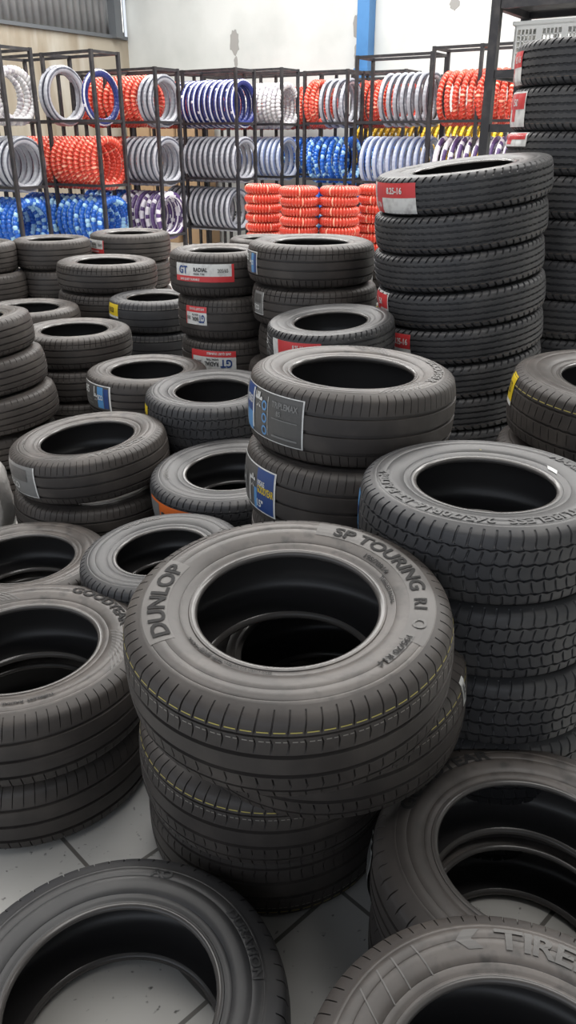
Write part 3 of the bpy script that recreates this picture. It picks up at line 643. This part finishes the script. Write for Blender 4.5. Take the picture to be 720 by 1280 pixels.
# ---- cartons between the racks and the wall
CARD = mat('cardboard', (.42, .29, .17), .8, noise=((.36, .24, .14), 4, .4, .7)); TAPE = mat('carton_tape', (.50, .40, .25), .3)
def carton_mesh():
    root = empty('carton', (0, 0, -60)); bm = bmesh.new(); box(bm, (0, 0, .2), (.5, .4, .4), bevel=.006); obj('box_body', bm, CARD, root)
    bm = bmesh.new(); box(bm, (0, 0, .4005), (.502, .05, .003)); box(bm, (.2505, 0, .34), (.003, .05, .12)); box(bm, (-.2505, 0, .34), (.003, .05, .12)); obj('tape', bm, TAPE, root)
    return root
cp = carton_mesh(); first = True
for ci, (a, n, wh) in enumerate([(.55, 5, 'nearest the hall corner'), (1.1, 5, 'second from the hall corner'), (1.65, 5, 'third from the hall corner')]):
    for k in range(n):
        o = copy_tree(cp); o.location = room(a, .30, k*.402) + Vector((random.uniform(-.02, .02), random.uniform(-.02, .02), 0)); o.rotation_euler = (0, 0, RZ+random.uniform(-.05, .05))
        tag(o, f'brown cardboard carton, {NTH[n-1-k]} carton stack {wh}', 'carton', 'cartons against the far wall')
for o in list(cp.children): bpy.data.objects.remove(o)
bpy.data.objects.remove(cp)
# ---- yellow perforated tray on the bottom shelf
# ================================================================== RIGHT SHELF WITH CRATES
def shelf_unit():
    ux = -LD; uy = SD.copy()
    p = at_depth(614, 90, 5.6); o0 = Vector((p.x, p.y, 0)); root = empty('storage_shelf', o0)
    tag(root, 'tall black steel shelf standing behind the straight tower at the right edge', 'shelf')
    Wd, Dp = 1.9, .62; Z = Vector((0, 0, 1))
    for i, (x, y) in enumerate([(0, 0), (Wd, 0), (0, Dp), (Wd, Dp)]):
        bm = bmesh.new(); q = ux*x + uy*y; box(bm, q+Z*1.45, (.062, .062, 2.9), Matrix.Rotation(math.atan2(ux.y, ux.x), 3, 'Z')); obj('post', bm, STEEL, root)
    rz = Matrix.Rotation(math.atan2(ux.y, ux.x), 3, 'Z')
    for z in (.4, 1.1, 1.72, 2.06, 2.50):
        bm = bmesh.new(); c = ux*Wd/2+uy*(Dp/2) + Z*z
        hang = .0
        box(bm, c, (Wd-.066, Dp-.066, .02), rz); hh = .10 if z > 2.3 else .05; box(bm, c-uy*(Dp/2), (Wd-.066, .045, hh), rz); box(bm, c+uy*(Dp/2), (Wd-.066, .045, hh), rz)
        box(bm, c-ux*(Wd/2), (.045, Dp-.066, hh), rz); box(bm, c+ux*(Wd/2), (.045, Dp-.066, hh), rz)
        obj('shelf_board', bm, STEEL, root)
    return o0, ux, uy
so, ux, uy = shelf_unit()
CRATE = mat('white_plastic', (.90, .90, .87), .4)
def crate():
    root = empty('plastic_crate', (0, 0, -60)); Lx, Ly, H = .52, .40, .31; t = .012
    bm = bmesh.new(); box(bm, (0, 0, t/2), (Lx, Ly, t))
    def side(c, L, axis):
        n = 16; m = 9; z0, z1 = .05, H-.05
        def bx(u0, u1, za, zb):
            s = ((u1-u0), t, zb-za) if axis == 'x' else (t, (u1-u0), zb-za)
            cc = (c[0]+(u0+u1)/2, c[1], (za+zb)/2) if axis == 'x' else (c[0], c[1]+(u0+u1)/2, (za+zb)/2)
            box(bm, cc, s)
        bx(-L/2, L/2, 0, z0); bx(-L/2, L/2, z1, H)
        # solid ribs with perforated panels between
        for k in range(4):
            u = -L/2 + k*(L/3); bx(max(-L/2, u-.022), min(L/2, u+.022), z0, z1)
        for k in range(3):
            u0 = -L/2+k*L/3+.022; u1 = u0+L/3-.044
            for j in range(1, 5): uu = u0+(u1-u0)*j/5; bx(uu-.004, uu+.004, z0, z1)
            for j in range(1, 6): zz = z0+(z1-z0)*j/6; bx(u0, u1, zz-.004, zz+.004)
    side((0, -Ly/2+t/2), Lx, 'x'); side((0, Ly/2-t/2), Lx, 'x'); side((-Lx/2+t/2, 0), Ly, 'y'); side((Lx/2-t/2, 0), Ly, 'y')
    obj('crate_body', bm, CRATE, root)
    bm = bmesh.new()
    for y in (-Ly/2-.004, Ly/2+.004): box(bm, (0, y, H-.012), (Lx+.03, .022, .024), bevel=.003)
    for x in (-Lx/2-.004, Lx/2+.004): box(bm, (x, 0, H-.012), (.022, Ly+.03, .024), bevel=.003)
    obj('crate_rim', bm, CRATE, root)
    return root
cr = crate()
for k, (x, nm) in enumerate([(.36, 'left'), (.93, 'middle'), (1.5, 'right')]):
    o = cr if k == 0 else copy_tree(cr)
    q = so + ux*x + uy*.31; o.location = (q.x, q.y, 2.07+.001); o.rotation_euler = (0, 0, math.atan2(ux.y, ux.x))
    tag(o, f'white perforated plastic crate behind the straight tower, {nm} one of three', 'crate', 'white crates on the shelf')
# ---- white plastic bundle at the left edge
def bundle():
    bm = bmesh.new(); bmesh.ops.create_uvsphere(bm, u_segments=64, v_segments=40, radius=1)
    rnd = random.Random(3)
    ws = [(Vector((rnd.uniform(-1, 1), rnd.uniform(-1, 1), rnd.uniform(-.4, .4))).normalized()*rnd.uniform(5, 16), rnd.uniform(0, 6), rnd.uniform(.008, .022)) for _ in range(16)]
    for v in bm.verts:
        c = v.co.copy(); r = 1 + sum(a*math.sin(w_.dot(c)+p_) for w_, p_, a in ws)
        z = c.z; x, y = c.x, c.y; q = max(abs(x), abs(y), 1e-3); l = math.hypot(x, y) or 1
        f = 1+.16*(l/q-1)
        zz = math.copysign(abs(z)**.75, z)
        v.co = Vector((x*.26*r*f, y*.28*r*f, (.29+zz*.29*r))); v.co.z = max(v.co.z, .0)
    o = obj('plastic_bundle', bm, mat('clear_white_film', (.72, .70, .68), .22, noise=((.62, .50, .45), 5, .55, .7), bump=(14, .5, .02), coat=.5), None, 60)
    o.location = (-1.42, 2.95, 0)
    tag(o, 'crumpled white plastic-wrapped bundle on the floor at the left edge', 'bundle')
bundle()
# prototypes are not part of the place
for r in PROTO.values():
    for c in list(r.children):
        for d in list(c.children): bpy.data.objects.remove(d)
        bpy.data.objects.remove(c)
    bpy.data.objects.remove(r)
# turn the whole hall so that its walls follow the world axes
TURN = Matrix.Rotation(-RZ, 4, 'Z')
for o in list(C.objects):
    if o.parent is None: o.matrix_basis = TURN @ o.matrix_basis
import os
if os.environ.get('DBG'):
    for w_, p_, r_, z_, t_ in ALLT: print('ST %-70s X%.2f Y%.2f R%.3f z%.2f t%.2f' % (w_, p_.x, p_.y, r_, z_, t_))
    for i in range(len(ALLT)):
        for j in range(i):
            a, b = ALLT[i], ALLT[j]; d = (a[1].xy-b[1].xy).length - a[2]-b[2]
            if d < 0: print('OVER %.3f | %s | %s' % (d, a[0], b[0]))
    for r in RK: print('ST', r)
    for o in C.objects:
        if 'label' in o and o.parent is None and not 4 <= len(o['label'].split()) <= 16: print('line LONG', o['label'])
    print('tile', TILE_ROT, TILE_O, math.degrees(math.atan2(e_.y-c_.y, e_.x-c_.x)), c_, e_, a_)
